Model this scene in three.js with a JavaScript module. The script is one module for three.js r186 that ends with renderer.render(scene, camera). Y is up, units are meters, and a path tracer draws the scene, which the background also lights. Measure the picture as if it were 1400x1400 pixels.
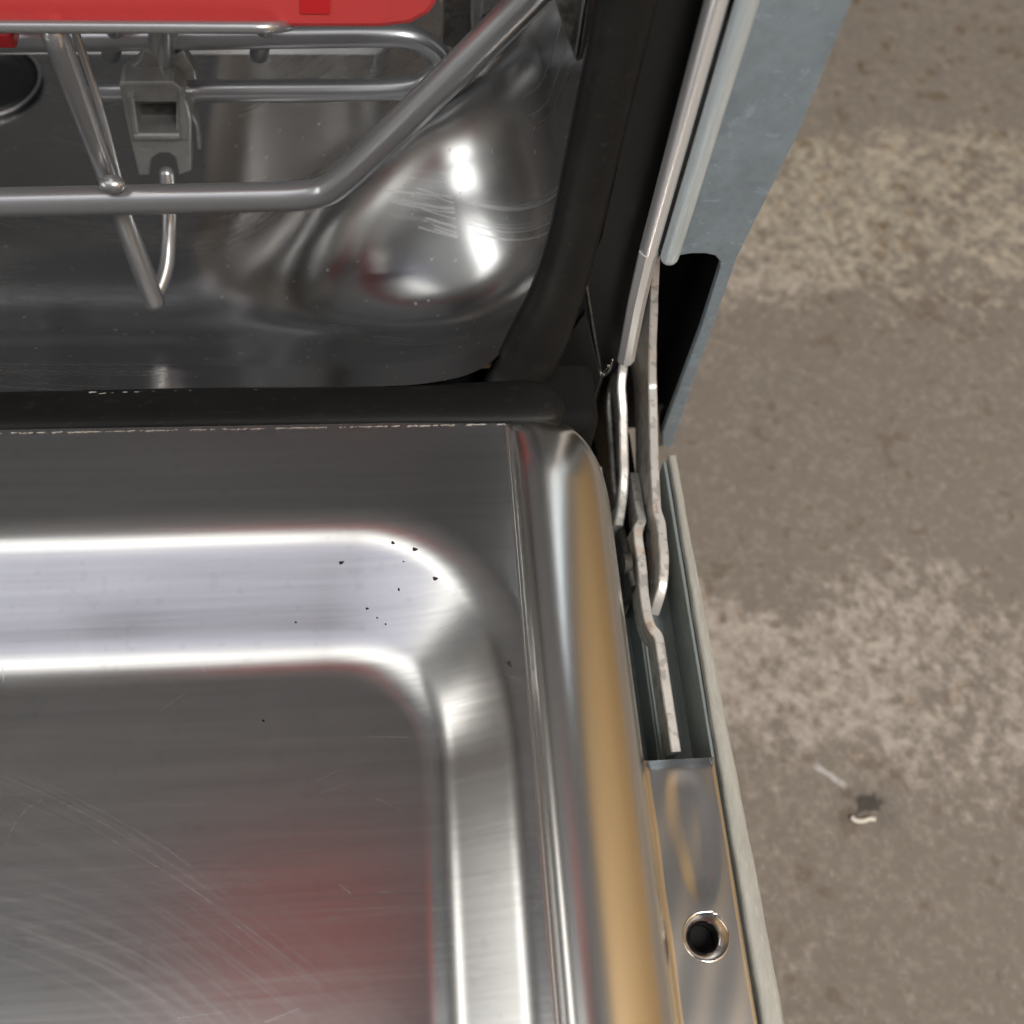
import * as THREE from 'three';
import { mergeGeometries, toCreasedNormals } from 'three/addons/utils/BufferGeometryUtils.js';
import { RoundedBoxGeometry } from 'three/addons/geometries/RoundedBoxGeometry.js';
import { RectAreaLightUniformsLib } from 'three/addons/lights/RectAreaLightUniformsLib.js';

RectAreaLightUniformsLib.init();
const scene = new THREE.Scene();

// ---------- camera: a phone held about 17 cm above the open door, looking steeply down ----------
const camera = new THREE.PerspectiveCamera(52.01, 1, 0.01, 20);
const RIGHT = new THREE.Vector3(0.9945516, 0.0758409, 0.0715211);
const UP = new THREE.Vector3(0.0265888, 0.4788408, -0.877499);
const BACK = new THREE.Vector3(-0.1007976, 0.8746197, 0.4742154);
const EYE = new THREE.Vector3(-0.02016, 0.174924, 0.094843);
camera.position.copy(EYE);
camera.quaternion.setFromRotationMatrix(new THREE.Matrix4().makeBasis(RIGHT, UP, BACK));
camera.focus = 0.2;
camera.userData.fStop = 16;

// ---------- light: dim room, a cool ceiling light, a soft skylight, a left window, added fill panels ----------
scene.background = new THREE.Color().setRGB(0.092, 0.094, 0.098);
const LAMPS = [
  // name, label, centre, faces towards, width, height, colour, radiance
  ['added_lamp', 'long cool white ceiling light high above the open door', [-0.97, 2.2, 0.36], [-0.97, 0, 0.36], 1.74, 0.38, [1, 0.99, 0.95], 2.0],
  ['skylight', 'pale bluish skylight panel next to the long ceiling light', [-0.87, 2.15, 0.92], [-0.5, 0, 0.2], 1.9, 0.66, [0.85, 0.86, 1], 0.7],
  ['added_lamp', 'broad added lamp panel at the right, brightens the floor and the board', [0.65, 2.1, 1.35], [0.75, 0, 0.4], 0.6, 1.0, [1, 0.99, 0.97], 25],  // unseen lamp added to brighten the floor and the board
  ['window', 'tall bright window at the back left of the dishwasher', [-1.9, 0.95, -0.3], [0, 0.1, -0.05], 0.35, 1.1, [1, 0.98, 0.93], 2.2],
  ['window', 'narrow bright added window at the left for the tub corner highlight', [-1.85, 0.8, 0.68], [0, 0.05, -0.05], 0.4, 1.2, [1, 0.99, 0.97], 3.4],  // added where the tub corner mirrors it, to give its highlight
  ['window', 'broad dim added panel at the front left in place of a grey wall', [-2.0, 0.95, 0.7], [0, 0.1, 0], 1.5, 1.3, [0.98, 1, 0.96], 0.26],  // unseen glow added so the recess slope mirrors grey
];
const EXPOSURE = 1.0;

const renderer = new THREE.WebGLRenderer({ antialias: true });
renderer.toneMapping = THREE.LinearToneMapping;
renderer.toneMappingExposure = EXPOSURE;
renderer.shadowMap.enabled = true;

// ---------- helpers (shapes are worked out in millimetres) ----------
let seed = 20240611;
const rnd = () => { seed = (seed * 1664525 + 1013904223) >>> 0; return seed / 4294967296; };
const clamp = (x, a = 0, b = 1) => Math.min(b, Math.max(a, x));
const smooth = (a, b, x) => { const t = clamp((x - a) / (b - a)); return t * t * (3 - 2 * t); };
const lerp = (a, b, t) => a + (b - a) * t;
const V = (p) => new THREE.Vector3(p[0], p[1], p[2]);
const bases = new Map();
function thing(name, label, category, base, group) {
  const o = new THREE.Group();
  o.name = name;
  o.position.set(base[0] / 1000, base[1] / 1000, base[2] / 1000);
  o.userData = { label, category };
  if (group) o.userData.group = group;
  bases.set(o, o.position.clone());
  scene.add(o);
  return o;
}
const counts = {};
function numbered(name) {
  const n = counts[name] = (counts[name] ?? -1) + 1;
  return n ? name + '_' + String(n).padStart(3, '0') : name;
}
// a part: geometry in world millimetres, hung under a thing or one of its parts
function part(parent, name, geo, mat, label) {
  geo.scale(0.001, 0.001, 0.001);
  const b = bases.get(parent);
  geo.translate(-b.x, -b.y, -b.z);
  const m = new THREE.Mesh(geo, mat);
  m.name = name;
  m.castShadow = m.receiveShadow = true;
  if (label) m.userData.label = label;
  bases.set(m, b);
  parent.add(m);
  return m;
}
function gridGeo(nu, nv, f) {
  const pos = [], uv = [], idx = [];
  for (let j = 0; j <= nv; j++) for (let i = 0; i <= nu; i++) {
    const p = f(i / nu, j / nv, i, j);
    pos.push(p[0], p[1], p[2]);
    uv.push(p[3] ?? p[0] / 250, p[4] ?? p[2] / 250);
  }
  for (let j = 0; j < nv; j++) for (let i = 0; i < nu; i++) {
    const a = j * (nu + 1) + i, b = a + 1, c = a + nu + 1, d = c + 1;
    idx.push(a, c, b, b, c, d);
  }
  const g = new THREE.BufferGeometry();
  g.setAttribute('position', new THREE.Float32BufferAttribute(pos, 3));
  g.setAttribute('uv', new THREE.Float32BufferAttribute(uv, 2));
  g.setIndex(idx);
  g.computeVertexNormals();
  return g;
}
// polyline with its corners rounded by `rad` mm
function roundPts(pts, rad) {
  const P = pts.map(V), out = [P[0]];
  for (let i = 1; i < P.length - 1; i++) {
    const a = P[i - 1], b = P[i], c = P[i + 1];
    const r1 = Math.min(rad, a.distanceTo(b) * 0.48), r2 = Math.min(rad, b.distanceTo(c) * 0.48);
    const s = b.clone().lerp(a, r1 / a.distanceTo(b)), e = b.clone().lerp(c, r2 / b.distanceTo(c));
    for (let k = 0; k <= 10; k++) {
      const t = k / 10;
      out.push(s.clone().multiplyScalar((1 - t) ** 2).addScaledVector(b, 2 * t * (1 - t)).addScaledVector(e, t * t));
    }
  }
  out.push(P[P.length - 1]);
  return out;
}
function wire(pts, r, rad = 6, caps = true) {
  const path = roundPts(pts, rad);
  const curve = new THREE.CatmullRomCurve3(path, false, 'centripetal');
  const parts = [new THREE.TubeGeometry(curve, Math.max(40, path.length * 6), r, 20, false)];
  if (caps) for (const e of [path[0], path[path.length - 1]]) parts.push(new THREE.SphereGeometry(r * 0.999, 20, 12).translate(e.x, e.y, e.z));
  return mergeGeometries(parts);
}
// flat bar seen edge-on: runs along pts, t thick, h deep along `down`
function bar(pts, t, h, down, rad = 3, ch = 0.35) {
  const path = roundPts(pts, rad), D0 = V(down).normalize(), n = path.length, ring = [];
  for (let i = 0; i < n; i++) {
    const T = path[Math.min(i + 1, n - 1)].clone().sub(path[Math.max(i - 1, 0)]).normalize();
    const D = D0.clone().addScaledVector(T, -D0.dot(T)).normalize(), W = new THREE.Vector3().crossVectors(T, D).normalize();
    const hh = typeof h === 'function' ? h(i / (n - 1)) : h;
    const at = (w, d) => path[i].clone().addScaledVector(W, w).addScaledVector(D, d);
    const q = t / 2;
    ring.push([at(-q + ch, 0), at(q - ch, 0), at(q, ch), at(q, hh - ch), at(q - ch, hh), at(-q + ch, hh), at(-q, hh - ch), at(-q, ch)]);
  }
  const pos = [], uv = [];
  const tri = (a, b, c) => { for (const p of [a, b, c]) { pos.push(p.x, p.y, p.z); uv.push(p.x / 60 + p.y / 60, p.z / 60 + p.y / 90); } };
  for (let i = 0; i < n - 1; i++) for (let k = 0; k < 8; k++) {
    const a = ring[i][k], b = ring[i][(k + 1) % 8], c = ring[i + 1][k], d = ring[i + 1][(k + 1) % 8];
    tri(a, c, b); tri(b, c, d);
  }
  for (const [r, f] of [[ring[0], 1], [ring[n - 1], -1]]) for (let k = 1; k < 7; k++) f > 0 ? tri(r[0], r[k], r[k + 1]) : tri(r[0], r[k + 1], r[k]);
  const g = new THREE.BufferGeometry();
  g.setAttribute('position', new THREE.Float32BufferAttribute(pos, 3));
  g.setAttribute('uv', new THREE.Float32BufferAttribute(uv, 2));
  return toCreasedNormals(g, 0.6);
}
// soft profile between two rails, thickened along n (an ellipse whose width runs from rail to rail)
function lozenge(L, R, n, b, seg = 80) {
  const cl = new THREE.CatmullRomCurve3(L.map(V), false, 'centripetal'), cr = new THREE.CatmullRomCurve3(R.map(V), false, 'centripetal'), N = V(n).normalize();
  return gridGeo(28, seg, (u, v) => {
    const l = cl.getPoint(v), r = cr.getPoint(v), a = u * Math.PI * 2;
    const c = Math.cos(a), s = Math.sin(a), m = l.clone().add(r).multiplyScalar(0.5), h = r.clone().sub(l).multiplyScalar(0.5);
    const e = 0.75, cc = Math.sign(c) * Math.abs(c) ** e, ss = Math.sign(s) * Math.abs(s) ** e;
    const p = m.addScaledVector(h, cc).addScaledVector(N, ss * b);
    return [p.x, p.y, p.z, u * 0.25, v * 1.2];
  });
}
function shapeGeo(pts, depth, bevel = 0.3, holes = []) {
  const s = new THREE.Shape(pts.map((p) => new THREE.Vector2(p[0], p[1])));
  for (const h of holes) s.holes.push(new THREE.Path(h.map((p) => new THREE.Vector2(p[0], p[1]))));
  const g = new THREE.ExtrudeGeometry(s, { depth, bevelEnabled: bevel > 0, bevelSize: bevel, bevelThickness: bevel, bevelOffset: -bevel, bevelSegments: 2, curveSegments: 10 });
  g.setAttribute('uv', new THREE.Float32BufferAttribute(Array.from({ length: g.attributes.position.count }, (_, i) => [g.attributes.position.getX(i) / 60, g.attributes.position.getY(i) / 60]).flat(), 2));
  return g;
}
const box = (x0, x1, y0, y1, z0, z1, r = 0.3) => new RoundedBoxGeometry(x1 - x0, y1 - y0, z1 - z0, 2, r).translate((x0 + x1) / 2, (y0 + y1) / 2, (z0 + z1) / 2);

// ---------- procedural textures ----------
function lattice(n, s) {
  let q = s >>> 0;
  const a = new Float32Array(n * n);
  for (let i = 0; i < a.length; i++) { q = (q * 1664525 + 1013904223) >>> 0; a[i] = q / 4294967296; }
  return a;
}
const LN = 512, LAT = [1, 2, 3, 4].map((k) => lattice(LN, 977 * k));
function noise(x, y, px = LN, py = LN, l = 0) { // tiling value noise, period px, py cells
  const xi = Math.floor(x), yi = Math.floor(y), fx = x - xi, fy = y - yi, A = LAT[l];
  const g = (a, b) => A[((((b % py) + py) % py) % LN) * LN + ((((a % px) + px) % px) % LN)];
  const u = fx * fx * (3 - 2 * fx), v = fy * fy * (3 - 2 * fy);
  return lerp(lerp(g(xi, yi), g(xi + 1, yi), u), lerp(g(xi, yi + 1), g(xi + 1, yi + 1), u), v);
}
function fbm(u, v, f, oct, l = 0, ax = 1) {
  let s = 0, a = 0.5, t = 0;
  for (let k = 0; k < oct; k++) { const fx = Math.round(f * ax), fy = Math.round(f); s += a * noise(u * fx, v * fy, Math.min(fx, LN), Math.min(fy, LN), (l + k) % 4); t += a; a *= 0.55; f *= 2; }
  return s / t;
}
function dataTex(n, fn, srgb = false, m = n) {
  const d = new Uint8Array(n * m * 4);
  for (let y = 0; y < m; y++) for (let x = 0; x < n; x++) {
    const c = fn((x + 0.5) / n, (y + 0.5) / m), o = (y * n + x) * 4;
    for (let k = 0; k < 3; k++) d[o + k] = clamp(c[k]) * 255;
    d[o + 3] = 255;
  }
  const t = new THREE.DataTexture(d, n, m);
  t.wrapS = t.wrapT = THREE.RepeatWrapping;
  t.magFilter = THREE.LinearFilter; t.minFilter = THREE.LinearMipmapLinearFilter; t.generateMipmaps = true;
  if (srgb) t.colorSpace = THREE.SRGBColorSpace;
  t.needsUpdate = true;
  return t;
}
const sr = (c) => (c <= 0.0031308 ? 12.92 * c : 1.055 * c ** (1 / 2.4) - 0.055);

// concrete: a 0.7 m patch, u = (x + 0.2) / 0.7, v = (z + 0.5) / 0.7
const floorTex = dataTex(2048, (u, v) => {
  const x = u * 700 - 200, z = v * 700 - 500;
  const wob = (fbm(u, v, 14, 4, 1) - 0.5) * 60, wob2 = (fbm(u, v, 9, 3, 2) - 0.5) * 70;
  let lightAndDust = smooth(-262, -240, z + wob * 0.5) * (1 - smooth(-178, -140, z + wob)) * 0.95;  // pale bands: light and shade painted in as speck density
  lightAndDust = Math.max(lightAndDust, smooth(-64, -30, z + wob) * (1 - smooth(8, 34, z + wob)) * (1 - 0.35 * smooth(110, 210, x + wob2)));
  lightAndDust = Math.max(lightAndDust, 0.55 * smooth(52, 74, z + wob2) * smooth(0.4, 0.62, fbm(u, v, 7, 3, 3)));
  lightAndDust = Math.max(lightAndDust, 0.22 * smooth(0.45, 0.7, fbm(u, v, 6, 3, 0)));
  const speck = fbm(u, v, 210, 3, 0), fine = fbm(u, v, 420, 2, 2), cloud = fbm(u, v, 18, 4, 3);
  const th = 0.86 - 0.5 * lightAndDust - 0.4 * (cloud - 0.5); // how much of the ground the pale specks cover
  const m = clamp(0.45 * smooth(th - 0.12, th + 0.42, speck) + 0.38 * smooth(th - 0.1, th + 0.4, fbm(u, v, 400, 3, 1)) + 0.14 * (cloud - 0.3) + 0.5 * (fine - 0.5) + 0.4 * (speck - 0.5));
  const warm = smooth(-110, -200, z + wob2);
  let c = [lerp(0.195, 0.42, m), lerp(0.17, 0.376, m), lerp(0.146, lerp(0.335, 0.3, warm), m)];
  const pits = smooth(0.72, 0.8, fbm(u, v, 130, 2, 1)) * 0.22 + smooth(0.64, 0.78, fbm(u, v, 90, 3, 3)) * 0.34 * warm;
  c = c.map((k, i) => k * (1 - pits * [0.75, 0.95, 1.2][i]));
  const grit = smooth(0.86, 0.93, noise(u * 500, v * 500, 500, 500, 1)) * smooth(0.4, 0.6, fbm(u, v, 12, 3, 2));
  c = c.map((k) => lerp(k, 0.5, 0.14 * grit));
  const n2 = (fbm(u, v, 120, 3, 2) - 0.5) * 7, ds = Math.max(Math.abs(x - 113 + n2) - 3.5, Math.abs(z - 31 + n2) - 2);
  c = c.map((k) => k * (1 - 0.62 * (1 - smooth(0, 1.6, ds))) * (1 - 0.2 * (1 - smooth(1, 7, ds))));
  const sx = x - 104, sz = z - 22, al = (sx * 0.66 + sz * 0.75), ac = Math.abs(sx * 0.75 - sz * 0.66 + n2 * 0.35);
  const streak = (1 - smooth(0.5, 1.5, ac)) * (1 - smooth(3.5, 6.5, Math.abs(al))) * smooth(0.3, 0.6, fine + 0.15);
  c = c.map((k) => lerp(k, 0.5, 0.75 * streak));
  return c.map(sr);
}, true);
const floorBump = dataTex(1024, (u, v) => { const h = 0.5 * fbm(u, v, 90, 4, 1) + 0.5 * fbm(u, v, 256, 2, 0); return [h, h, h]; });

// brushed and scratched steel: roughness in green, a 250 mm patch
function steelCanvas(base, streaks, arcs, seed0) {
  const N = 2048, cv = document.createElement('canvas');
  cv.width = cv.height = N;
  const g = cv.getContext('2d');
  seed = seed0;
  const tone = (k) => { const q = Math.round(clamp(k) * 255); return `rgb(${q},${q},${q})`; };
  g.fillStyle = tone(base); g.fillRect(0, 0, N, N);
  for (let i = 0; i < streaks; i++) {
    const y = rnd() * N, x = rnd() * N, w = 60 + rnd() * 700, up = rnd() < 0.6;
    g.globalAlpha = 0.04 + 0.14 * rnd() * rnd();
    g.strokeStyle = tone(up ? base + 0.12 + 0.12 * rnd() : base - 0.05);
    g.lineWidth = 0.7 + 2.5 * rnd() * rnd();
    const a = (rnd() - 0.5) * 0.16;
    for (const o of [0, -N]) { g.beginPath(); g.moveTo(x + o, y); g.quadraticCurveTo(x + o + w / 2, y + a * w * 0.3, x + o + w, y + a * w); g.stroke(); }
  }
  arcs(g, N, tone);
  g.globalAlpha = 1;
  const t = new THREE.CanvasTexture(cv);
  t.wrapS = t.wrapT = THREE.RepeatWrapping;
  return t;
}
// door coordinates: u = x / 250 + 0.6, v = z / 250 + 0.3
const doorRough = steelCanvas(0.215, 2200, (g, N, tone) => {
  const X = (x) => (x / 250 + 0.6) * N, Y = (z) => (1 - (z / 250 + 0.3)) * N;
  const arc = (p, w, a, spread, n) => {
    for (let i = 0; i < n; i++) {
      const j = () => (rnd() - 0.5) * spread, o = j(), q = j();
      g.globalAlpha = 0.14 * a * (0.4 + 0.6 * rnd()); g.lineWidth = w * (0.5 + rnd()); g.strokeStyle = tone(0.75);
      g.beginPath(); g.moveTo(X(p[0][0] + o), Y(p[0][1] + q));
      g.quadraticCurveTo(X(p[1][0] + o + j() * 0.4), Y(p[1][1] + q + j() * 0.4), X(p[2][0] + o), Y(p[2][1] + q)); g.stroke();
    }
  };
  const A = [[-90.6,-11,42.8], [-72.8,-11,50.6], [-52.4,-11,65.4], [-89.9,-11,47.8], [-62.2,-11,60.7], [-37.8,-11,81.7], [-87.3,-11,64.4], [-66,-11,70.2], [-51.3,-11,84], [-71.9,-11,47.5], [-52.7,-11,60.7], [-26.3,-11,84.6], [-87.6,-11,55.1], [-87.3,-11,49.2], [-82.7,-11,47.6], [-66.3,-11,41.5], [-41.3,-11,37.5], [-25.7,-11,33.5], [-91.6,-11,36.3], [-60.6,-11,34.5], [-31,-11,31.1]];
  const k = (i) => [A[i], A[i + 1], A[i + 2]].map((p) => [p[0], p[2]]);
  arc(k(0), 2.2, 0.5, 3, 9); arc(k(3), 1.6, 0.45, 6, 10); arc(k(6), 3, 0.22, 12, 34); arc(k(9), 1.4, 0.3, 10, 12); arc(k(12), 1.6, 0.6, 0.6, 2); arc(k(15), 1.2, 0.3, 8, 14); arc(k(18), 1.2, 0.3, 8, 18);
  for (let i = 0; i < 260; i++) { const x = rnd() * N, y = rnd() * N, a = rnd() * 6.28, l = 8 + rnd() * 60; g.globalAlpha = 0.06 + 0.12 * rnd(); g.lineWidth = 0.7 + rnd(); g.strokeStyle = tone(0.7); g.beginPath(); g.moveTo(x, y); g.lineTo(x + Math.cos(a) * l, y + Math.sin(a) * l * 0.5); g.stroke(); }
}, 77);
const tubRough = steelCanvas(0.2, 900, (g, N, tone) => {
  for (let c = 0; c < 60; c++) { // bundles of wiping scratches
    const x = rnd() * N, y = rnd() * N, L = 150 + rnd() * 420, a = -0.32 + 0.25 * rnd();
    for (let i = 0; i < 12; i++) {
      const o = (rnd() - 0.5) * 70, s = rnd() * 60;
      g.globalAlpha = 0.1 + 0.32 * rnd() * rnd(); g.lineWidth = 0.7 + 1.6 * rnd(); g.strokeStyle = tone(0.72);
      g.beginPath(); g.moveTo(x + s, y + o); g.quadraticCurveTo(x + L * 0.5 + s, y + o + a * L * 0.7, x + L + s, y + o + a * L * 0.8); g.stroke();
    }
  }
  for (let i = 0; i < 500; i++) { g.globalAlpha = 0.2 + 0.5 * rnd(); g.fillStyle = tone(0.85); g.beginPath(); g.ellipse(rnd() * N, rnd() * N, 1 + 4 * rnd() * rnd(), 1 + 3 * rnd() * rnd(), 0, 0, 7); g.fill(); }
}, 991);
const brushBump = dataTex(1024, (u, v) => { const h = 0.5 * fbm(u, v, 300, 2, 0, 0.03) + 0.5 * fbm(u, v, 30, 3, 1, 0.1); return [h, h, h]; });
const brushTex = dataTex(1024, (u, v) => { // brushed grain, dried water marks and faint smears
  const b = fbm(u, v, 260, 2, 0, 0.03), s = fbm(u, v, 40, 3, 1, 0.12), w = smooth(0.6, 0.7, fbm(u, v, 9, 4, 2)) - smooth(0.7, 0.78, fbm(u, v, 9, 4, 2)), d = smooth(0.74, 0.8, fbm(u, v, 130, 2, 3));
  const k = 0.86 + 0.11 * (b - 0.5) + 0.09 * (s - 0.5) + 0.02 * w - 0.04 * d;
  return [k, k, k];
});
const zincTex = dataTex(512, (u, v) => {
  const a = fbm(u, v, 9, 4, 0), b = fbm(u, v, 48, 3, 2), w = smooth(0.7, 0.8, fbm(u, v, 44, 3, 1, 0.6));
  const k = 0.78 + 0.3 * (a - 0.5) + 0.14 * (b - 0.5) + 0.16 * w;
  return [k * 0.93, k * 0.98, k * 1.0].map((c) => c * 0.85);
});
const wornTex = dataTex(512, (u, v) => {
  const a = fbm(u, v, 22, 4, 1), b = smooth(0.55, 0.7, fbm(u, v, 40, 3, 3)), rust = smooth(0.62, 0.75, fbm(u, v, 14, 3, 0));
  const k = 0.9 + 0.25 * (a - 0.5) - 0.3 * b;
  return [k, k * (0.985 - 0.12 * rust), k * (0.96 - 0.2 * rust)];
});
const wornBump = dataTex(512, (u, v) => { const h = fbm(u, v, 40, 4, 2); return [h, h, h]; });
const dustTex = dataTex(1024, (u, v) => {
  const d = smooth(0.7, 0.85, fbm(u, v, 160, 2, 1)) * 0.008 + smooth(0.5, 0.75, fbm(u, v, 12, 3, 0)) * 0.003;
  return [0.009 + d, 0.009 + d * 0.97, 0.0091 + d * 0.9].map(sr);
}, true);
const woodTex = dataTex(1024, (u, v) => {
  const r = fbm(u, v, 5, 3, 0, 0.4), g = Math.sin((v * 26 + r * 9) * 6.283) * 0.5 + 0.5, f = fbm(u, v, 200, 2, 1, 0.06);
  const k = 0.86 + 0.1 * g + 0.14 * (f - 0.5);
  return [0.97 * k, 0.63 * k, 0.31 * k * k].map(sr);
}, true);

// ---------- materials ----------
const lin = (r, g, b) => new THREE.Color().setRGB(r, g, b);
const std = (o) => new THREE.MeshStandardMaterial({ side: THREE.DoubleSide, ...o });
const M = {
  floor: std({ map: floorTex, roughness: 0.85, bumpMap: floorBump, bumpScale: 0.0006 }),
  door: std({ map: brushTex, color: lin(0.73, 0.72, 0.71), metalness: 1, roughness: 1, roughnessMap: doorRough, bumpMap: brushBump, bumpScale: 0.00001 }),
  rim: std({ color: lin(0.76, 0.745, 0.72), metalness: 1, roughness: 0.25 }),
  tub: std({ color: lin(0.55, 0.55, 0.55), metalness: 1, roughness: 1, roughnessMap: tubRough }),
  polished: std({ color: lin(0.66, 0.64, 0.62), metalness: 1, roughness: 0.16 }),
  trim: std({ color: lin(0.84, 0.83, 0.82), metalness: 0.65, roughness: 0.3 }),
  sideSteel: std({ color: lin(0.3, 0.3, 0.31), metalness: 0.7, roughness: 0.5 }),
  innerSteel: std({ color: lin(0.72, 0.77, 0.84), metalness: 0.3, roughness: 0.55 }),
  satin: std({ color: lin(0.62, 0.61, 0.6), metalness: 1, roughness: 0.27 }),
  rubber: new THREE.MeshPhysicalMaterial({ side: THREE.DoubleSide, map: dustTex, roughness: 0.5, specularIntensity: 0.4 }),
  black: new THREE.MeshPhysicalMaterial({ side: THREE.DoubleSide, color: lin(0.01, 0.01, 0.0104), roughness: 0.4, specularIntensity: 0.6 }),
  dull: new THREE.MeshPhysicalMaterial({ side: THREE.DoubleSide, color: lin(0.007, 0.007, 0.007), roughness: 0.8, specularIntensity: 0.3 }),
  zinc: std({ map: zincTex, color: lin(0.47, 0.55, 0.63), metalness: 0.6, roughness: 0.5, bumpMap: wornBump, bumpScale: 0.00004 }),
  ridge: std({ map: zincTex, color: lin(0.8, 0.85, 0.87), metalness: 0.35, roughness: 0.42 }),  // lighter copy of zinc: the lit bend is put into its colour
  edge: std({ map: zincTex, color: lin(0.64, 0.61, 0.55), metalness: 0.12, roughness: 0.55, bumpMap: wornBump, bumpScale: 0.00008 }),
  channel: std({ map: zincTex, color: lin(0.42, 0.45, 0.435), metalness: 0.3, roughness: 0.5 }),
  worn: std({ map: wornTex, color: lin(0.68, 0.675, 0.66), metalness: 0.45, roughness: 0.42, bumpMap: wornBump, bumpScale: 0.0001 }),
  darkSteel: std({ map: wornTex, color: lin(0.16, 0.157, 0.15), metalness: 0.6, roughness: 0.42, bumpMap: wornBump, bumpScale: 0.0002 }),
  wire: std({ color: lin(0.41, 0.415, 0.425), metalness: 0.8, roughness: 0.3 }),
  clip: std({ map: zincTex, color: lin(0.56, 0.54, 0.52), roughness: 0.33, metalness: 0.6 }),
  red: std({ color: lin(0.52, 0.045, 0.045), roughness: 0.5 }),
  brightRed: std({ color: lin(0.8, 0.06, 0.05), roughness: 0.5 }),
  darkRed: std({ color: lin(0.5, 0.012, 0.016), roughness: 0.35 }),
  lime: std({ color: lin(0.42, 0.4, 0.37), roughness: 0.9 }),
  crumb: std({ color: lin(0.05, 0.04, 0.03), roughness: 0.85 }),
  pale: std({ color: lin(0.7, 0.66, 0.58), roughness: 0.8 }),
  wood: std({ map: woodTex, roughness: 0.55 }),
  housing: std({ color: lin(0.5, 0.5, 0.5), roughness: 0.6 }),
};

// ---------- floor ----------
{
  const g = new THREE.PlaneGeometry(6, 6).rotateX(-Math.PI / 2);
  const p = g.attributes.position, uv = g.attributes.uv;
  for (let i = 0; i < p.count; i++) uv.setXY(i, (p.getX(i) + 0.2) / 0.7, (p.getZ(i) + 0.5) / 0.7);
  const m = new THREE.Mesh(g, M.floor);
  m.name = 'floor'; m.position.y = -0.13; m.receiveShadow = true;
  m.userData = { kind: 'structure', label: 'worn brown concrete floor with dusty specks and pale bands of painted light and shade', category: 'floor' };
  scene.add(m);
}

// ---------- lamps and what the steel mirrors, out of the frame ----------
for (const [name, label, c, to, w, h, col, L] of LAMPS) {
  const o = new THREE.Group();
  o.name = name; o.userData = { label, category: name === 'window' ? 'window' : 'ceiling light' };
  o.position.set(...c);
  const q = new THREE.Matrix4().lookAt(new THREE.Vector3(...to), new THREE.Vector3(...c), new THREE.Vector3(0, 0.02, 1));
  o.quaternion.setFromRotationMatrix(q); // local +z looks at the target
  scene.add(o);
  const frame = new THREE.Mesh(new RoundedBoxGeometry(w + 0.08, h + 0.08, 0.05, 2, 0.01).translate(0, 0, -0.03), M.housing);
  frame.name = 'frame'; o.add(frame);
  const glow = new THREE.Mesh(new THREE.PlaneGeometry(w, h), std({ color: 0x111111, emissive: lin(...col), emissiveIntensity: L * 0.35 }));
  glow.name = 'diffuser_lamp'; o.add(glow);
  const light = new THREE.RectAreaLight(lin(...col), L, w, h);
  light.position.set(0, 0, 0.004); light.rotation.y = Math.PI; o.add(light);
}
{
  const b = thing('plywood_board', 'large pale plywood board standing at the right of the dishwasher', 'board', [1100, -130, 0]);
  part(b, 'board', (() => { const g = box(1100, 1120, -130, 2900, -800, 1700, 2); const p = g.attributes.position; for (let i = 0; i < p.count; i++) g.attributes.uv.setXY(i, p.getZ(i) / 1200, p.getY(i) / 1200); return g; })(), M.wood);
}
{
  // the phone that takes the picture: its back is mirrored in the door
  const o = new THREE.Group();
  o.name = 'phone'; o.userData = { label: 'black phone held above the open door', category: 'phone' };
  o.position.copy(EYE).addScaledVector(BACK, 0.004).addScaledVector(RIGHT, 0.03).addScaledVector(UP, -0.066);
  o.quaternion.copy(camera.quaternion);
  scene.add(o);
  const body = new THREE.Mesh(new RoundedBoxGeometry(0.084, 0.16, 0.01, 4, 0.0045).translate(0, 0, 0.006), M.black);
  body.name = 'case'; o.add(body);
  const isl = new THREE.Mesh(new THREE.CylinderGeometry(0.006, 0.006, 0.001, 24).rotateX(Math.PI / 2).translate(-0.03, 0.066, 0.0004), M.black);
  isl.name = 'lens_ring'; o.add(isl);
}

{
  const t = thing('stand_in', 'unseen red tray hanging above the open door', 'stand_in', [-140, 1000, -58]);  // unseen red piece added for the red tint mirrored in the door
  const p = [[-250, -150], [-30, -150], [-30, 34], [-250, 34]];
  part(t, 'base', shapeGeo(p, 5, 2).rotateX(Math.PI / 2).translate(0, 1005, 0), M.brightRed);
  for (const [x0, x1, z0, z1] of [[-253, -249, -150, 34], [-31, -27, -150, 34], [-249, -31, -152, -148], [-249, -31, 32, 36]]) part(t, 'rim', box(x0, x1, 1001, 1050, z0, z1, 1), M.red);
}

// =====================================================================================
// dishwasher
// =====================================================================================
const dw = thing('dishwasher', 'open steel dishwasher seen at the hinge corner of its lowered door', 'dishwasher', [0, -130, -300]);

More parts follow.
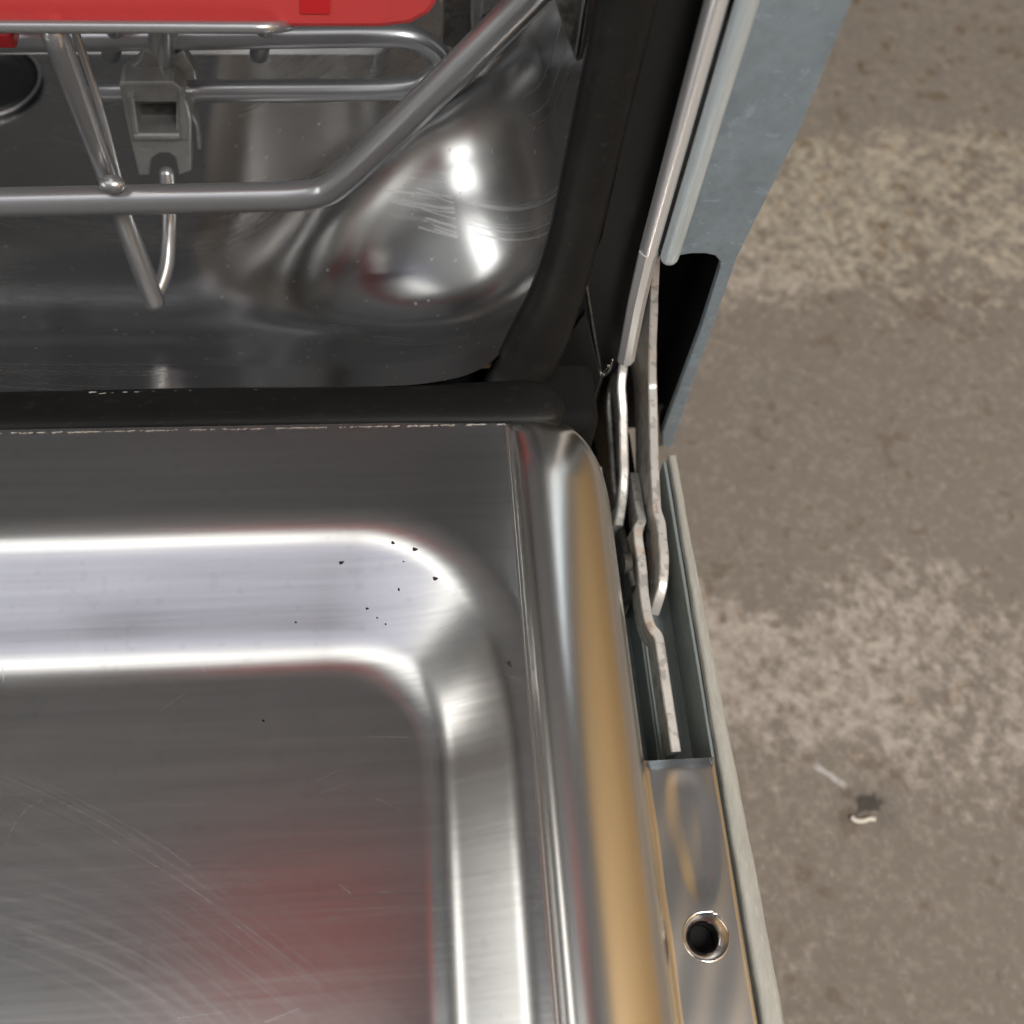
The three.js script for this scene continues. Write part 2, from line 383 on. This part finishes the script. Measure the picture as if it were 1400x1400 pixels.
// ---- door liner: shelf, pressed recess, rounded bead at the right ----
const DEPTH = 10.5;
const RAMP = 0.3;
const ramp = (t) => { // 0..1 with rounded ends
  const a = RAMP, k = 1 / (1 - a);
  return t < a ? k * t * t / (2 * a) : t > 1 - a ? 1 - k * (1 - t) ** 2 / (2 * a) : k * (t - a / 2);
};
const insideRR = (x, z, xr, zb, r) => { // distance inside a corner open to the left and the front
  const dx = xr - x, dz = z - zb;
  return dx < r && dz < r ? r - Math.hypot(r - dx, r - dz) : Math.min(dx, dz);
};
function linerY(x, z) {
  const a = insideRR(x, z, 1.5, -2.8, 31), b = -insideRR(x, z, -18.5, 28.5, 17);
  if (a <= 0) return 0;
  if (b <= 0) return -DEPTH;
  let y = -DEPTH * ramp(a / (a + b));
  y += 0.12 * Math.exp(-(((x + 73) / 9) ** 2 + ((z - 13) / 5) ** 2)); // a slight dent
  return y;
}
const BEAD = [[0, 0], [0.6, -0.35], [1.2, 0.5], [2.1, 1.8], [3.8, 2.8], [6.4, 3.2], [9.2, 3], [12.2, 2.2], [15, 0.8], [17.6, -1.5], [19.7, -4.8], [21, -8.6], [21.7, -13], [22, -19]];
const beadCurve = new THREE.SplineCurve(BEAD.map((p) => new THREE.Vector2(...p)));
const rowsZ = [];
for (let k = 16; k >= 1; k--) rowsZ.push([-17, (k / 16) * Math.PI / 2]);
for (let z = -17; z < 100; z += 0.5) rowsZ.push([z, 0]);
for (let z = 100; z <= 300; z += 4) rowsZ.push([z, 0]);
const colsX = [];
for (let x = -330; x < -110; x += 5) colsX.push(x);
for (let x = -110; x < 0; x += 0.5) colsX.push(x);
const NB = 72;
const linerPoint = (x, y, j) => [x, y, rowsZ[j][0] - 6.2 * Math.sin(rowsZ[j][1])];
const door = part(dw, 'door', gridGeo(colsX.length, rowsZ.length - 1, (u, v, i, j) => {
  const x = i < colsX.length ? colsX[i] : 0, th = rowsZ[j][1];
  const [, y, z] = linerPoint(x, linerY(x, rowsZ[j][0]) - 4 * smooth(0.72, 1, Math.sin(th)), j);
  return [x, y, z, x / 250 + 0.6, z / 250 + 0.3];
}), M.door, 'lowered steel door with a pressed recess');
part(door, 'rim', gridGeo(NB, rowsZ.length - 1, (u, v, i, j) => {
  const p = beadCurve.getPoint(u), th = rowsZ[j][1];
  let [x, y, z] = linerPoint(p.x, p.y, j);
  if (y > 0) y *= 0.35 + 0.65 * smooth(-24, -6, z); // the rim starts low at its hinge end
  const w = clamp((6 - z) / 30);
  x *= lerp(1, 0.24 + 0.76 * Math.sqrt(1 - w ** 5), smooth(0.5, 4, p.x));
  y += linerY(0, rowsZ[j][0]) * Math.exp(-p.x / 1.1) - 6.2 * (1 - Math.cos(th)) * smooth(0, 3, p.x) - 4 * smooth(0.72, 1, Math.sin(th)) * (1 - smooth(0, 3, p.x));
  return [x, y, z, z / 250, x / 250];
}), M.rim, 'smooth rounded steel rim of the door');

// ---- flange beside the bead, with a pressed dent and a countersunk hole ----
const HOLE = [[30.5,-20,75.2]][0];
{
  const Z0 = 43.5, Z1 = 300;
  const zs = [];
  for (let z = Z0; z < 100; z += 0.4) zs.push(z);
  for (let z = 100; z <= Z1; z += 8) zs.push(z);
  const nx = 60;
  const g = gridGeo(nx + 8, zs.length - 1, (u, v, i, j) => {
    const z = zs[j];
    if (i > nx) { const a = ((i - nx) / 8) * Math.PI / 2; const d = i - nx > 4 ? (i - nx - 4) * 0.6 : 0; return [36.6 + 0.9 * Math.sin(Math.min(a * 2, Math.PI / 2)), -20 - 0.9 * (1 - Math.cos(Math.min(a * 2, Math.PI / 2))) - d, z, z / 250, 0.3]; }
    const x = 22.2 + (36.6 - 22.2) * (i / nx);
    let y = -20;
    // long pressed dent between the cut-out and the screw hole
    const t = clamp((z - 44) / 26), hw = 3.7 * Math.sin(Math.PI * clamp(0.12 + t * 0.82)) ** 0.6, cx = 30.6 + 0.8 * t;
    const e = Math.abs(x - cx) / Math.max(hw, 0.2);
    y -= 0.28 * (1 - smooth(0.3, 1.35, e)) * smooth(44.5, 49, z) * (1 - smooth(65, 71, z));
    const d = Math.hypot(x - HOLE[0], z - HOLE[2]);
    y += 0.9 * smooth(24.5, 22.2, x) + 0.07 * Math.sin(z * 0.33 + x * 0.5) * Math.sin(x * 0.42 + 0.6) + 0.05 * Math.sin(z * 0.17 + 1.2);
    y -= 0.5 * smooth(46, 43.5, z) ** 2;
    if (d < 3.7) y -= 9;
    return [x, y, z, x / 250, z / 250];
  });
  part(door, 'side_flange', g, M.satin, 'narrow shiny steel strip with a pressed dent');
  const prof = [[4.4, -0.3], [4.25, 0.06], [4.05, 0.1], [3.85, 0], [3.3, -0.6], [2.8, -1.2], [2.55, -1.5], [2.45, -2.2], [2.4, -6]].map((p) => new THREE.Vector2(...p));
  const ring = new THREE.LatheGeometry(prof, 48).translate(HOLE[0], -20, HOLE[2]);
  part(door, 'screw_hole', ring, M.polished, 'countersunk screw hole with a bright ring');
  part(door, 'hole_bottom', new THREE.CylinderGeometry(2.32, 2.32, 0.4, 24).translate(HOLE[0], -25, HOLE[2]), M.dull);
}
// ---- channel that carries the hinge, and the zinc edge of the outer door skin ----
{
  const wall = (x0, x1, y0, y1, z0, z1) => box(x0, x1, y0, y1, z0, z1, 0.25);
  part(door, 'hinge_channel', mergeGeometries([
    wall(22.2, 23, -46, -20.5, -22, 44), wall(21, 39, -46.5, -45, -24, 44),
    wall(37.2, 38, -46, -21.6, -23.5, 44.4), wall(30.5, 37.6, -36.5, -35, -20, 44.6), wall(30, 31.2, -46, -35.6, -20, 44.2), wall(23, 38.6, -47, -22.5, 44.4, 45.6),
  ]), M.channel, 'grey green channel holding the hinge arms');
  const rimIn = (z) => 38.2 - 0.2 * smooth(-24, 44, z), rimOut = (z) => lerp(40.1, 42, smooth(-20, 95, z));
  const skin = gridGeo(24, 160, (u, v) => {
    const z = -24 + v * 324, x0 = rimIn(z), x1 = rimOut(z), r = 0.8;
    const prof = [[x0, -40], [x0, -20.6], [x0 + 0.25, -20.1], [x0 + 0.7, -19.9], [x1 - r, -19.9], [x1 - r * 0.3, -20.15], [x1, -20.7], [x1, -42]];
    const k = u * 7, i = Math.min(6, Math.floor(k)), f = k - i;
    const wob = 0.05 * Math.sin(z * 0.31) + 0.04 * Math.sin(z * 0.83);
    return [lerp(prof[i][0], prof[i + 1][0], f) + wob, lerp(prof[i][1], prof[i + 1][1], f), z, z / 60, u];
  });
  part(door, 'outer_edge', skin, M.edge, 'weathered zinc edge of the outer door panel');
  part(door, 'outer_edge_end', box(38.2, 40.1, -34, -20.2, -24.6, -23.6, 0.4), M.zinc);
}

// ---- tub: sill, floor, rounded corner, walls ----
const sillY = (z) => {
  const d = -30.5 - z;
  const f = d / 62;
  let y = -1.2 - 54 * (f < 0 ? f : f < 0.55 ? f * 0.9 : f < 1.45 ? 0.495 + 0.9 * (f - 0.55) - 0.5 * (f - 0.55) ** 2 : 0.9) - 0.03 * Math.max(0, d - 62);
  y += 0.3 * Math.exp(-(((d - 12) / 4) ** 2)) + 0.3 * Math.exp(-(((d - 27) / 5) ** 2)) + 0.4 * Math.exp(-(((d - 46) / 7) ** 2));
  return y;
};
const XW = 18.5, RF = 42;
{
  const S = [];
  S.push(['l', 34]);
  for (let k = 0; k <= 12; k++) S.push(['lf', k / 12]);
  for (let x = -490; x < -110; x += 20) S.push(['x', x]);
  for (let x = -110; x < XW - RF; x += 1.5) S.push(['x', x]);
  for (let k = 0; k <= 40; k++) S.push(['rf', k / 40]);
  for (const y of [47, 52, 64, 75, 90, 120, 160, 220, 300, 400, 560]) S.push(['r', y]);
  const nz = 150;
  const g = gridGeo(S.length - 1, nz, (u, v, i, j) => {
    const [k, q] = S[i];
    let rel, x;
    if (k === 'l') { x = -540; rel = q; } else if (k === 'r') { x = XW; rel = q; }
    else if (k === 'x') { x = q; rel = 0; }
    else { const a = q * Math.PI / 2; if (k === 'rf') { x = XW - RF + RF * Math.sin(a); rel = RF * (1 - Math.cos(a)); } else { x = -540 + RF * (1 - Math.sin(a)); rel = RF * (1 - Math.sin(Math.PI / 2 - a)); rel = RF * (1 - Math.cos(Math.PI / 2 - a)); x = -540 + RF * (1 - Math.sin(Math.PI / 2 - a)); } }
    const zs = -30.5 - 14 * smooth(2.5, 13, rel);
    const t = v < 0.8 ? v / 0.8 * 0.28 : 0.28 + (v - 0.8) / 0.2 * 0.72;
    const z = lerp(zs, -560, t);
    let y = sillY(z) * (1 - smooth(60, 400, rel)) + rel;
    if (x > -80) { // behind the sill the corner rises and narrows
      const b = smooth(-54, -110, z);
      y += 46 * b * smooth(-80, XW - RF / 2, x);
      x -= 12 * b * smooth(-80, XW, x);
    }
    return [x, y, z, (x + rel) / 250, z / 250];
  });
  const tub = part(dw, 'tub', g, M.tub, 'steel tub floor rising to a rounded corner');
  part(tub, 'tub_wall', box(-545, 25, -75, 565, -566, -561, 0.5), M.tub);
  part(tub, 'tub_side', box(-545, -540.5, -75, 560, -560, -44, 0.5), M.sideSteel);
  part(tub, 'tub_roof', box(-545, 30, 561, 566, -566, -45, 0.5), M.innerSteel);
  // wedge-shaped plate on the side wall with a bright upright edge
  const pl = [[4.8,71.8,-52], [6.6,66.9,-52], [9.7,60.5,-52], [10.7,61.1,-52], [11,67.1,-52], [11,71.9,-52]];
  const br = part(tub, 'wall_wedge', shapeGeo(pl, 1, 0.2).translate(0, 0, -52), M.darkSteel);
  part(br, 'wedge_edge', bar([[9.7,73.2,-50.5], [9.7,67.6,-50.5], [9.7,62,-50.5]], 1.5, 2.5, [0, -0.2, -1], 2, 0.5), M.polished);
  const fc = [[-143.1,-50.5,-180]][0];
  const fl = part(tub, 'filter', new THREE.LatheGeometry([[0, -1], [9, -0.8], [11, 0], [11.6, 1], [12.4, 1.2], [13.2, 0.4], [16.5, 0.3], [16.5, -14]].map((p) => new THREE.Vector2(...p)), 64).translate(fc[0], -51, fc[2]), M.black, 'round dark filter with a paler rim');
  part(fl, 'filter_rim', new THREE.TorusGeometry(16.4, 0.3, 10, 64).rotateX(Math.PI / 2).translate(fc[0], -50.6, fc[2]), M.wire);
}

// ---- gaskets ----
{
  const L = [], R = [];
  for (let k = 0; k <= 10; k++) { const x = lerp(-330, 9.5, k / 10); L.push([x, -1.4 + 0.25 * Math.sin(k * 1.7), -30.3 + 0.25 * Math.sin(k * 2.3)]); R.push([x, -0.9, -20.6]); }
  L.push([11.5, -2.2, -28.6], [12.6, -3, -26.6]); R.push([11.5, -1.6, -21.6], [12.6, -2.6, -24]);
  const lip = part(dw, 'door_gasket', lozenge(L, R, [0, 1, 0.1], 2.0, 160), M.rubber, 'black rubber seal along the tub sill');
  // crust of lime along its front edge
  seed = 5150;
  const bits = [];
  for (let i = 0; i < 900; i++) {
    const x = -100 + 100 * rnd(), s = 0.05 + 0.17 * rnd() * rnd();
    if (noise(x * 0.35 + 50, 3.3) * 1.3 + noise(x * 1.3 + 90, 7.1) + 0.6 * rnd() < 1.25) continue;
    bits.push(new THREE.IcosahedronGeometry(s, 0).scale(1 + 3 * rnd(), 0.5, 0.6).rotateY(rnd() * 0.3).translate(x, 0.12, -19.9 + 0.25 * (rnd() - 0.5)));
  }
  for (let i = 0; i < 60; i++) { const x = -82 + 36 * rnd(); bits.push(new THREE.IcosahedronGeometry(0.1 + 0.12 * rnd(), 0).scale(1 + 3 * rnd(), 0.5, 0.6).translate(x, 0.35, -29 + 0.9 * rnd())); }
  const crust = part(lip, 'lime_crust', mergeGeometries(bits), M.lime, 'pale crust of lime along the seal');
  crust.userData.kind = 'stuff';
  const gl = [[7.4,103.9,-42], [8.7,84.8,-42], [9,73.2,-42], [8.7,62.7,-42], [8,44.4,-42], [7.1,28.2,-42], [5.2,15.8,-41], [1.9,6.1,-39], [-1.5,-2.2,-36], [-3.2,-4.3,-34]];
  const gr = [[15.6,104.2,-42], [18,85,-42], [18.4,75.8,-42], [18.1,64.2,-42], [17.6,42.8,-42], [17,21.8,-42], [15.8,8.1,-41], [13.8,-1.4,-39], [11.2,-6.4,-36], [8.4,-6.7,-34]];
  part(dw, 'side_gasket', lozenge(gl, gr, [-0.15, 0.25, 1], 3.4, 140), M.rubber, 'black rubber seal running up the tub side and flaring at its foot');
}

// ---- front frame of the cabinet at the right ----
{
  // dark folded sheet between the seal and the bright trim
  const plate = [[14.8,102.1,-46], [24.7,102.5,-46], [28.6,78,-46], [29.5,21.8,-46], [30.3,-8.3,-46], [28.8,-16.3,-46], [25.8,-19.9,-46], [25,-39.4,-46], [18.3,-33.7,-46], [10.7,-20.1,-46], [14.5,4.3,-46]];
  const fr = part(dw, 'tub_flange', shapeGeo(plate, 1.2, 0.2).translate(0, 0, -46.5), M.black, 'dark front flange of the tub');
  part(fr, 'flange_lip', bar([[16.8,15,-44.6], [21.1,-2.5,-44.6], [25,-17.7,-44.6]], 0.55, 2.5, [0, 0, -1], 2, 0.15), M.darkSteel);
  part(fr, 'flange_fold', wire([[24.7,-16.8,-44.4], [24.7,-19.4,-44.2], [24.7,-34.7,-44]], 0.75, 1), M.satin);
  part(fr, 'flange_shelf', shapeGeo([[9.3,-11.8,-39], [16.8,10.5,-39], [22.9,-9.9,-39], [22.7,-28.7,-39], [15.1,-19.8,-39]], 1, 0.2).translate(0, 0, -40.5), M.black);
  part(fr, 'sill_end', mergeGeometries([box(3, 21.5, -40, -7, -45, -24.5, 4), box(-330, 4, -34, -4, -26.5, -23.5, 0.5), box(-24, 6, -44, -16, -46, -35, 1)]), M.dull);
  // bright rolled trim
  const x0 = 25.2, x1 = 28.6;
  const tr = gridGeo(24, 30, (u, v) => {
    const a = Math.PI * u, y = lerp(27, 200, v), c = (x0 + x1) / 2, h = (x1 - x0) / 2;
    return [c - h * Math.cos(a), y, -41.5 + 2.6 * Math.sin(a) ** 0.8, u, v];
  });
  const trim = part(dw, 'edge_trim', tr, M.trim, 'bright rolled steel trim along the cabinet front');
  part(trim, 'trim_sleeve', mergeGeometries([bar([[26.8,27.1,-39], [27.2,12.7,-39], [28.3,-6.9,-39]], 3.6, 3, [0, 0, -1], 2, 1.1)]), M.trim, 'short dull sleeve at the foot of the trim');
  part(trim, 'trim_return', bar([[27.1,85.9,-41], [28.4,75.6,-41], [28.8,48.8,-41], [29.6,26.3,-41]], 2.4, 2, [0, 0, -1], 2, 0.4), M.darkSteel);
  // zinc side panel: ridge, front face with a cut-out, outer wall
  const ZP = -40;
  const face = [[30.8, 200], [47.3, 200], ...[[46.7,80.4,-40], [46.5,56.2,-40], [44.1,26.3,-40], [44.7,-3.3,-40], [45.9,-40.4,-40], [45.2,-42.4,-40], [43.1,-40.3,-40], [42,-35,-40], [42.1,-11.2,-40], [42.1,4.2,-40], [41.7,16.9,-40], [41.4,23.5,-40], [41,25.1,-40], [39.6,26.7,-40], [37.6,27.3,-40], [34.9,27.3,-40], [32.9,26.8,-40], [31.8,25.1,-40], [30.4,25.2,-40]]];
  const pn = part(dw, 'side_panel', shapeGeo(face, 1.2, 0.35).translate(0, 0, ZP - 1.2), M.zinc, 'grey zinc side panel with a rounded cut-out');
  part(pn, 'panel_ridge', wire([[30.9, 200, -39.4], [30.8, 60, -39.4], [30.7, 27, -39.4]], 1.75, 2), M.ridge);
  part(pn, 'panel_wall', box(44.3, 45, -44, 300, -560, -41.6, 0.3), M.zinc);
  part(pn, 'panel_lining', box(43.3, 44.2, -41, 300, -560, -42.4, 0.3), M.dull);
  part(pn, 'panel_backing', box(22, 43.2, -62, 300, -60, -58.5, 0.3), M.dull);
  part(pn, 'panel_tab', shapeGeo([[42.2,-34.8,-48], [44.6,-34.3,-48], [48.7,-51,-48], [45.9,-53.1,-48]], 1, 0.2).translate(0, 0, -48), M.darkSteel);
  part(dw, 'base_frame', box(-540, 18, -130, -62, -560, -130, 2), M.dull);
}

// ---- hinge ----
{
  const a1 = bar([[29.3,-7,-45], [29.5,-14.5,-44], [29.1,-17,-41], [29.6,-20.2,-37], [29.4,-22.2,-32], [29.2,-23.9,-27], [29,-24.9,-23], [28.4,-27,-18], [27.4,-27.2,-14], [26.7,-27.7,-11]], 2, 9, [0, -1, -0.3], 1.6);
  const h = part(dw, 'hinge', a1, M.worn, 'steel hinge of flat stamped arms');
  part(h, 'hinge_arm', bar([[31.1,18.2,-47], [33.3,4.1,-46], [35.1,-8.4,-44], [36.4,-17.2,-41], [35.4,-19,-29.8], [34.5,-19.5,-21.1], [34,-20,-14.2], [33.6,-20,-10.3], [34.2,-20,-7.7], [33.9,-20,-3], [33.7,-20,1], [33.1,-20.5,4.8], [32.7,-21,7], [32,-23,9.3], [31.5,-27,11]], 2, (t) => 6 + 9.5 * smooth(0.03, 0.16, t) - 6 * smooth(0.45, 0.7, t), [0, -1, -0.2], 1.4, 0.25), M.worn);
  part(h, 'hinge_arm', bar([[32.6,-30,-25.7], [31.8,-27,-17.5], [31.1,-24,-11.2], [30.8,-23,-9.4], [29.5,-22.5,-7.6], [29.3,-22.5,-3.7], [29.4,-22.5,-0.4], [29.2,-22.5,3.7], [28.9,-22.5,7.6], [28.9,-22.5,10.2], [29,-22.5,13.5], [29.5,-22.5,15.8], [30.6,-22.5,17.1], [30.7,-22.5,19.4], [30.8,-23,26.8], [31.1,-24,41.1]], 2, 7.5, [0, -1, -0.1], 1.2, 0.25), M.worn);
  part(h, 'hinge_plate', bar([[28.8,-17.7,-47], [27.3,-23.6,-42], [27.5,-26.8,-33], [27,-28,-22], [27.9,-30.4,-12], [27.4,-25,-0.3], [27.7,-25,4.9]], 1.4, 20, [0, -1, -0.2], 3), M.darkSteel);
  part(h, 'hinge_plate', bar([[33.5,-26,-15], [33.2,-27,-8.2], [32.5,-27,0.6], [32.1,-29,8.3]], 1.6, 14, [0, -1, -0.2], 2), M.darkSteel);
  part(h, 'hinge_plate', bar([[35.2,-29,-14.8], [34.7,-29,-5.6], [34.1,-29,1.5], [32.9,-30,7.6]], 1.6, 12, [0, -1, -0.2], 2), M.darkSteel);
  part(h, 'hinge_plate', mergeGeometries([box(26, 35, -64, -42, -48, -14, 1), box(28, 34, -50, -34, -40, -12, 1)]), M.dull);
  part(h, 'rivet', new THREE.CylinderGeometry(2.2, 2.4, 1.6, 24).rotateZ(Math.PI / 2).translate(...[[26.9,-26,-0.8]][0]), M.darkSteel);
  part(h, 'spring_hook', wire([[25.8,-8.7,-42], [25.6,-13,-42], [24.7,-14.7,-42], [24.2,-13,-42], [25.3,-10.9,-42]], 0.28, 1), M.satin);
}

// =====================================================================================
// lower rack
// =====================================================================================
{
  const rack = thing('dish_rack', 'grey wire lower dish rack with a plastic clip, below the red basket', 'dish rack', [-60, -36, -110]);
  const F = [[-111.3,6.2,-73], [-36.7,10.7,-71], [-31,16.1,-70], [2.6,60.4,-66], [10.8,72.7,-64]];
  part(rack, 'wire', wire(F, 3.1, 8), M.wire);
  part(rack, 'wire', wire([[-78.3,49.8,-69.5], [-78.3,48,-69.5], [-80.3,8.2,-77], [-76.7,-20.4,-69]], 2.3, 10), M.wire);
  part(rack, 'weld', new THREE.SphereGeometry(2.2, 20, 14).scale(1.2, 0.8, 0.9).translate(...[[-77.9,13.7,-71]][0]), M.wire);
  part(rack, 'wire', wire([[-76.8,-20.7,-69.5], [-73.9,-17.9,-76], [-72.8,-11.7,-86], [-72.3,-3.6,-92]], 1.7, 4), M.wire);
  part(rack, 'wire', wire([[-84.2,31.2,-98], [-82.2,16.2,-92], [-81.7,-0.6,-87]], 0.85, 4), M.wire);
  part(rack, 'wire', wire([[-112.9,18.2,-108], [-22.9,21.6,-108], [-15.5,21.4,-108], [-10,17.4,-108], [-9.6,13.6,-108], [-13.3,8.7,-108], [-20,7.2,-108], [-86.6,5.5,-108]], 2.5, 9), M.wire);
  part(rack, 'rim', wire([[-93.5,52,-68], [-40.9,52.9,-68], [-38.6,50.4,-72], [-38.1,46.7,-78]], 1.05, 3), M.wire);
  const rail = part(rack, 'rail', bar([[-128.3,-8.6,-140], [12.1,-6.1,-140]], 3.6, 2.4, [0, -0.2, -1], 3, 0.4), M.satin);
  part(rail, 'rail_end', shapeGeo([[8.1,0.1,-139], [11.9,1.5,-139], [12.3,-9.4,-139], [8.7,-8.5,-139]], 2, 0.3).translate(0, 0, -140), M.satin);
  for (const [x] of [[155], [356]]) {
    const p = [[-77.5,26.1,-106], [-82.7,12.6,-112], [-46.6,26.8,-106], [-50.3,13.3,-112]];
    part(rack, 'tine', wire(x < 200 ? [p[0], p[1]] : [p[2], p[3]], 2.1, 2), M.wire);
  }
  const br = part(rack, 'bracket', shapeGeo([[-8.2,19.5,-126], [-2.3,19.6,-126], [-1.7,6,-126], [-8.5,7.1,-126]], 2, 0.3).translate(0, 0, -126), M.darkSteel);
  part(br, 'bracket_rib', bar([[-1,23.2,-121], [-0.6,13.8,-121], [-0.5,-3.5,-121]], 2.6, 3, [0, 0, -1], 2, 0.5), M.satin);
  part(br, 'bracket_rib', bar([[5.4,23.8,-123], [4.3,14.4,-123]], 1.6, 3, [0, 0, -1], 2, 0.3), M.satin);
  // plastic clip
  const zc = -106;
  const back = [[-79.3,10.8,-106], [-77.7,13.9,-106], [-75.4,15.8,-106], [-74,18.4,-106], [-72.4,18.8,-106], [-71.6,17.3,-106], [-67.3,17.4,-106], [-65.4,18.9,-106], [-64.8,16.4,-106], [-63.7,13.4,-106], [-63.9,11,-106]];
  const cl = part(rack, 'clip', shapeGeo(back, 2.5, 0.4).translate(0, 0, zc - 2.5), M.clip, 'stained grey plastic clip on the wire');
  const body = [[-79.6,13.3,-101], [-78.3,14.3,-101], [-67.8,14.5,-101], [-66,12.4,-101], [-65.8,4.8,-101], [-68.8,-10.7,-101], [-71.9,-12.1,-101], [-71.7,-6.7,-101], [-72.8,-5.4,-101], [-75.1,-5.4,-101], [-77.3,-7.2,-101], [-78.9,-12.2,-101], [-81.3,-12.2,-101], [-80.6,0.5,-101]];
  const win = [[-77.5,9.9,-101], [-67.7,10,-101], [-69.7,-0.2,-101], [-78.6,-0.3,-101]];
  part(cl, 'clip_body', shapeGeo(body, 6, 0.5, [win]).translate(0, 0, -107), M.clip);
  part(cl, 'clip_back', shapeGeo([[-79.5,5.2,-107], [-68.8,5.4,-107], [-71.1,-6.4,-107], [-80.9,-6.6,-107]], 1, 0.1).translate(0, 0, -108.4), M.darkSteel);
  part(cl, 'clip_shelf', bar([[-79,1,-98.6], [-69,1.1,-98.6]], 1.6, 5, [0, -0.1, -1], 1, 0.4), M.clip);
  part(cl, 'clip_side', bar([[-77.5,11.7,-98.8], [-78.8,0.4,-98.8]], 1.4, 5, [0, 0, -1], 1, 0.4), M.clip);
  part(cl, 'clip_side', bar([[-66.4,12.7,-98.8], [-68.5,0.5,-98.8]], 1.4, 5, [0, 0, -1], 1, 0.4), M.clip);
  part(cl, 'clip_wing', bar([[-66.9,5.1,-103], [-65.8,0.6,-103], [-66.4,-6.3,-103]], 1.0, 4, [0, 0, -1], 1, 0.3), M.clip);
  part(cl, 'clip_post', wire([[-67.2,27.5,-104], [-71.8,8.5,-108]], 1.5, 2), M.wire);
  part(cl, 'clip_post', wire([[-68.9,28.2,-103], [-73.1,10.8,-110]], 1.6, 2), M.clip);
  part(cl, 'clip_post', wire([[-65.5,28.3,-103], [-69.9,11.6,-110]], 1.3, 2), M.clip);
}
// red basket standing in the rack
{
  const b = thing('basket', 'red plastic basket at the top left, standing on the wire rack', 'basket', [-60, 53, -72]);
  const f = [[-97.5,49.6,-72], [-46.7,50.5,-72], [-37.3,50.6,-72], [-22.3,50.9,-72], [-16.9,51.8,-72], [-13.5,54,-72], [-11.5,57.5,-72], [-11.6,60.8,-72], [-94.1,58.6,-72]];
  const body = part(b, 'body', shapeGeo(f, 12, 1.2).translate(0, 0, -84), M.red);
  part(body, 'slot', shapeGeo([[-35.8,58.9,-71], [-30.4,59.1,-71], [-31,53.9,-71], [-36.1,53.8,-71]], 0.6, 0.1).translate(0, 0, -71.2), M.darkRed, 'darker red slot in the basket front');
  part(body, 'foot', box(...(() => { const p = [[-103.2,35.1,-88], [-92.9,31.9,-88]]; return [p[0][0], p[1][0], p[1][1], p[0][1], -112, -88]; })(), 0.8), M.darkRed);
}

// ---------- crumbs and flecks ----------
{
  seed = 321;
  const spots = [[-22.7,-3,4.3], [-18.6,-3,5.8], [-15,-3,12], [-32.3,-3,8.1], [-21.8,-3,14], [-27.6,-3,17.6], [-25.8,-3,19.5], [-24.3,-3,20.8], [-2.3,-3,29.4], [-20.8,-3,8.3], [-40.4,-3,19.8], [-45.4,-3,37.8]];
  const crumbLabels = [
    'dark crumb near the top edge of the slope, left one of the upper pair', 'dark crumb near the top edge of the slope, right one of the upper pair',
    'elongated dark crumb nearest the bright corner bend of the recess slope', 'dark crumb farthest left in the upper part of the recess slope',
    'small dark crumb alone in the middle of the bright recess slope', 'speck of crumb highest of the loose trio low on the recess slope',
    'speck of crumb in the middle of the loose trio low on the slope', 'speck of crumb lowest of the loose trio low on the slope',
    'dark crumb alone on the right wall of the recess beside the rim', 'faint speck of crumb just below the upper pair on the slope',
    'tiny crumb farthest left near the lower edge of the bright slope', 'tiny crumb alone on the dark floor of the recess below the slope',
  ];
  const size = [0.42, 0.5, 0.55, 0.48, 0.3, 0.34, 0.26, 0.26, 0.55, 0.22, 0.26, 0.26];
  const first = new THREE.IcosahedronGeometry(0.001, 1);
  { const p = first.attributes.position; for (let i = 0; i < p.count; i++) { const k = 0.75 + 0.4 * Math.sin(p.getX(i) * 3100 + p.getY(i) * 4700 + p.getZ(i) * 2300); p.setXYZ(i, p.getX(i) * k, p.getY(i) * k, p.getZ(i) * k); } first.computeVertexNormals(); }
  spots.forEach((p, i) => {
    let q = V(p);
    for (let k = 0; k < 12; k++) { const dir = q.clone().sub(EYE.clone().multiplyScalar(1000)); q.addScaledVector(dir, (linerY(q.x, q.z) - q.y) / dir.y); }
    const m = new THREE.Mesh(first, M.crumb);
    m.name = numbered('crumb');
    m.position.set(q.x / 1000, q.y / 1000 + size[i] * 0.0002, q.z / 1000);
    m.scale.set(size[i] * 0.8, size[i] * 0.45, size[i] * (0.7 + 0.5 * rnd())); m.rotation.y = rnd() * 3;
    m.castShadow = m.receiveShadow = true;
    m.userData = { label: crumbLabels[i], category: 'crumb', group: 'dark crumbs on the door recess' };
    scene.add(m);
  });
  const c = new THREE.TubeGeometry(new THREE.CatmullRomCurve3([[107.4,-129.3,34.5], [108,-129.3,35.4], [110.6,-129.3,35.8], [113,-129.3,35.3], [114.3,-129.3,35.6]].map((p) => V(p).multiplyScalar(0.001))), 20, 0.0007, 8);
  const o = V([[111,-130,35.2]][0]).multiplyScalar(0.001);
  c.translate(-o.x, -o.y, -o.z);
  const m = new THREE.Mesh(c, M.pale);
  m.name = 'sliver'; m.position.copy(o); m.castShadow = true;  // pale curved tube over the darker floor patch
  m.userData = { label: 'thin curved white chip on the dark patch of the concrete floor', category: 'sliver' };
  scene.add(m);
}

renderer.render(scene, camera);
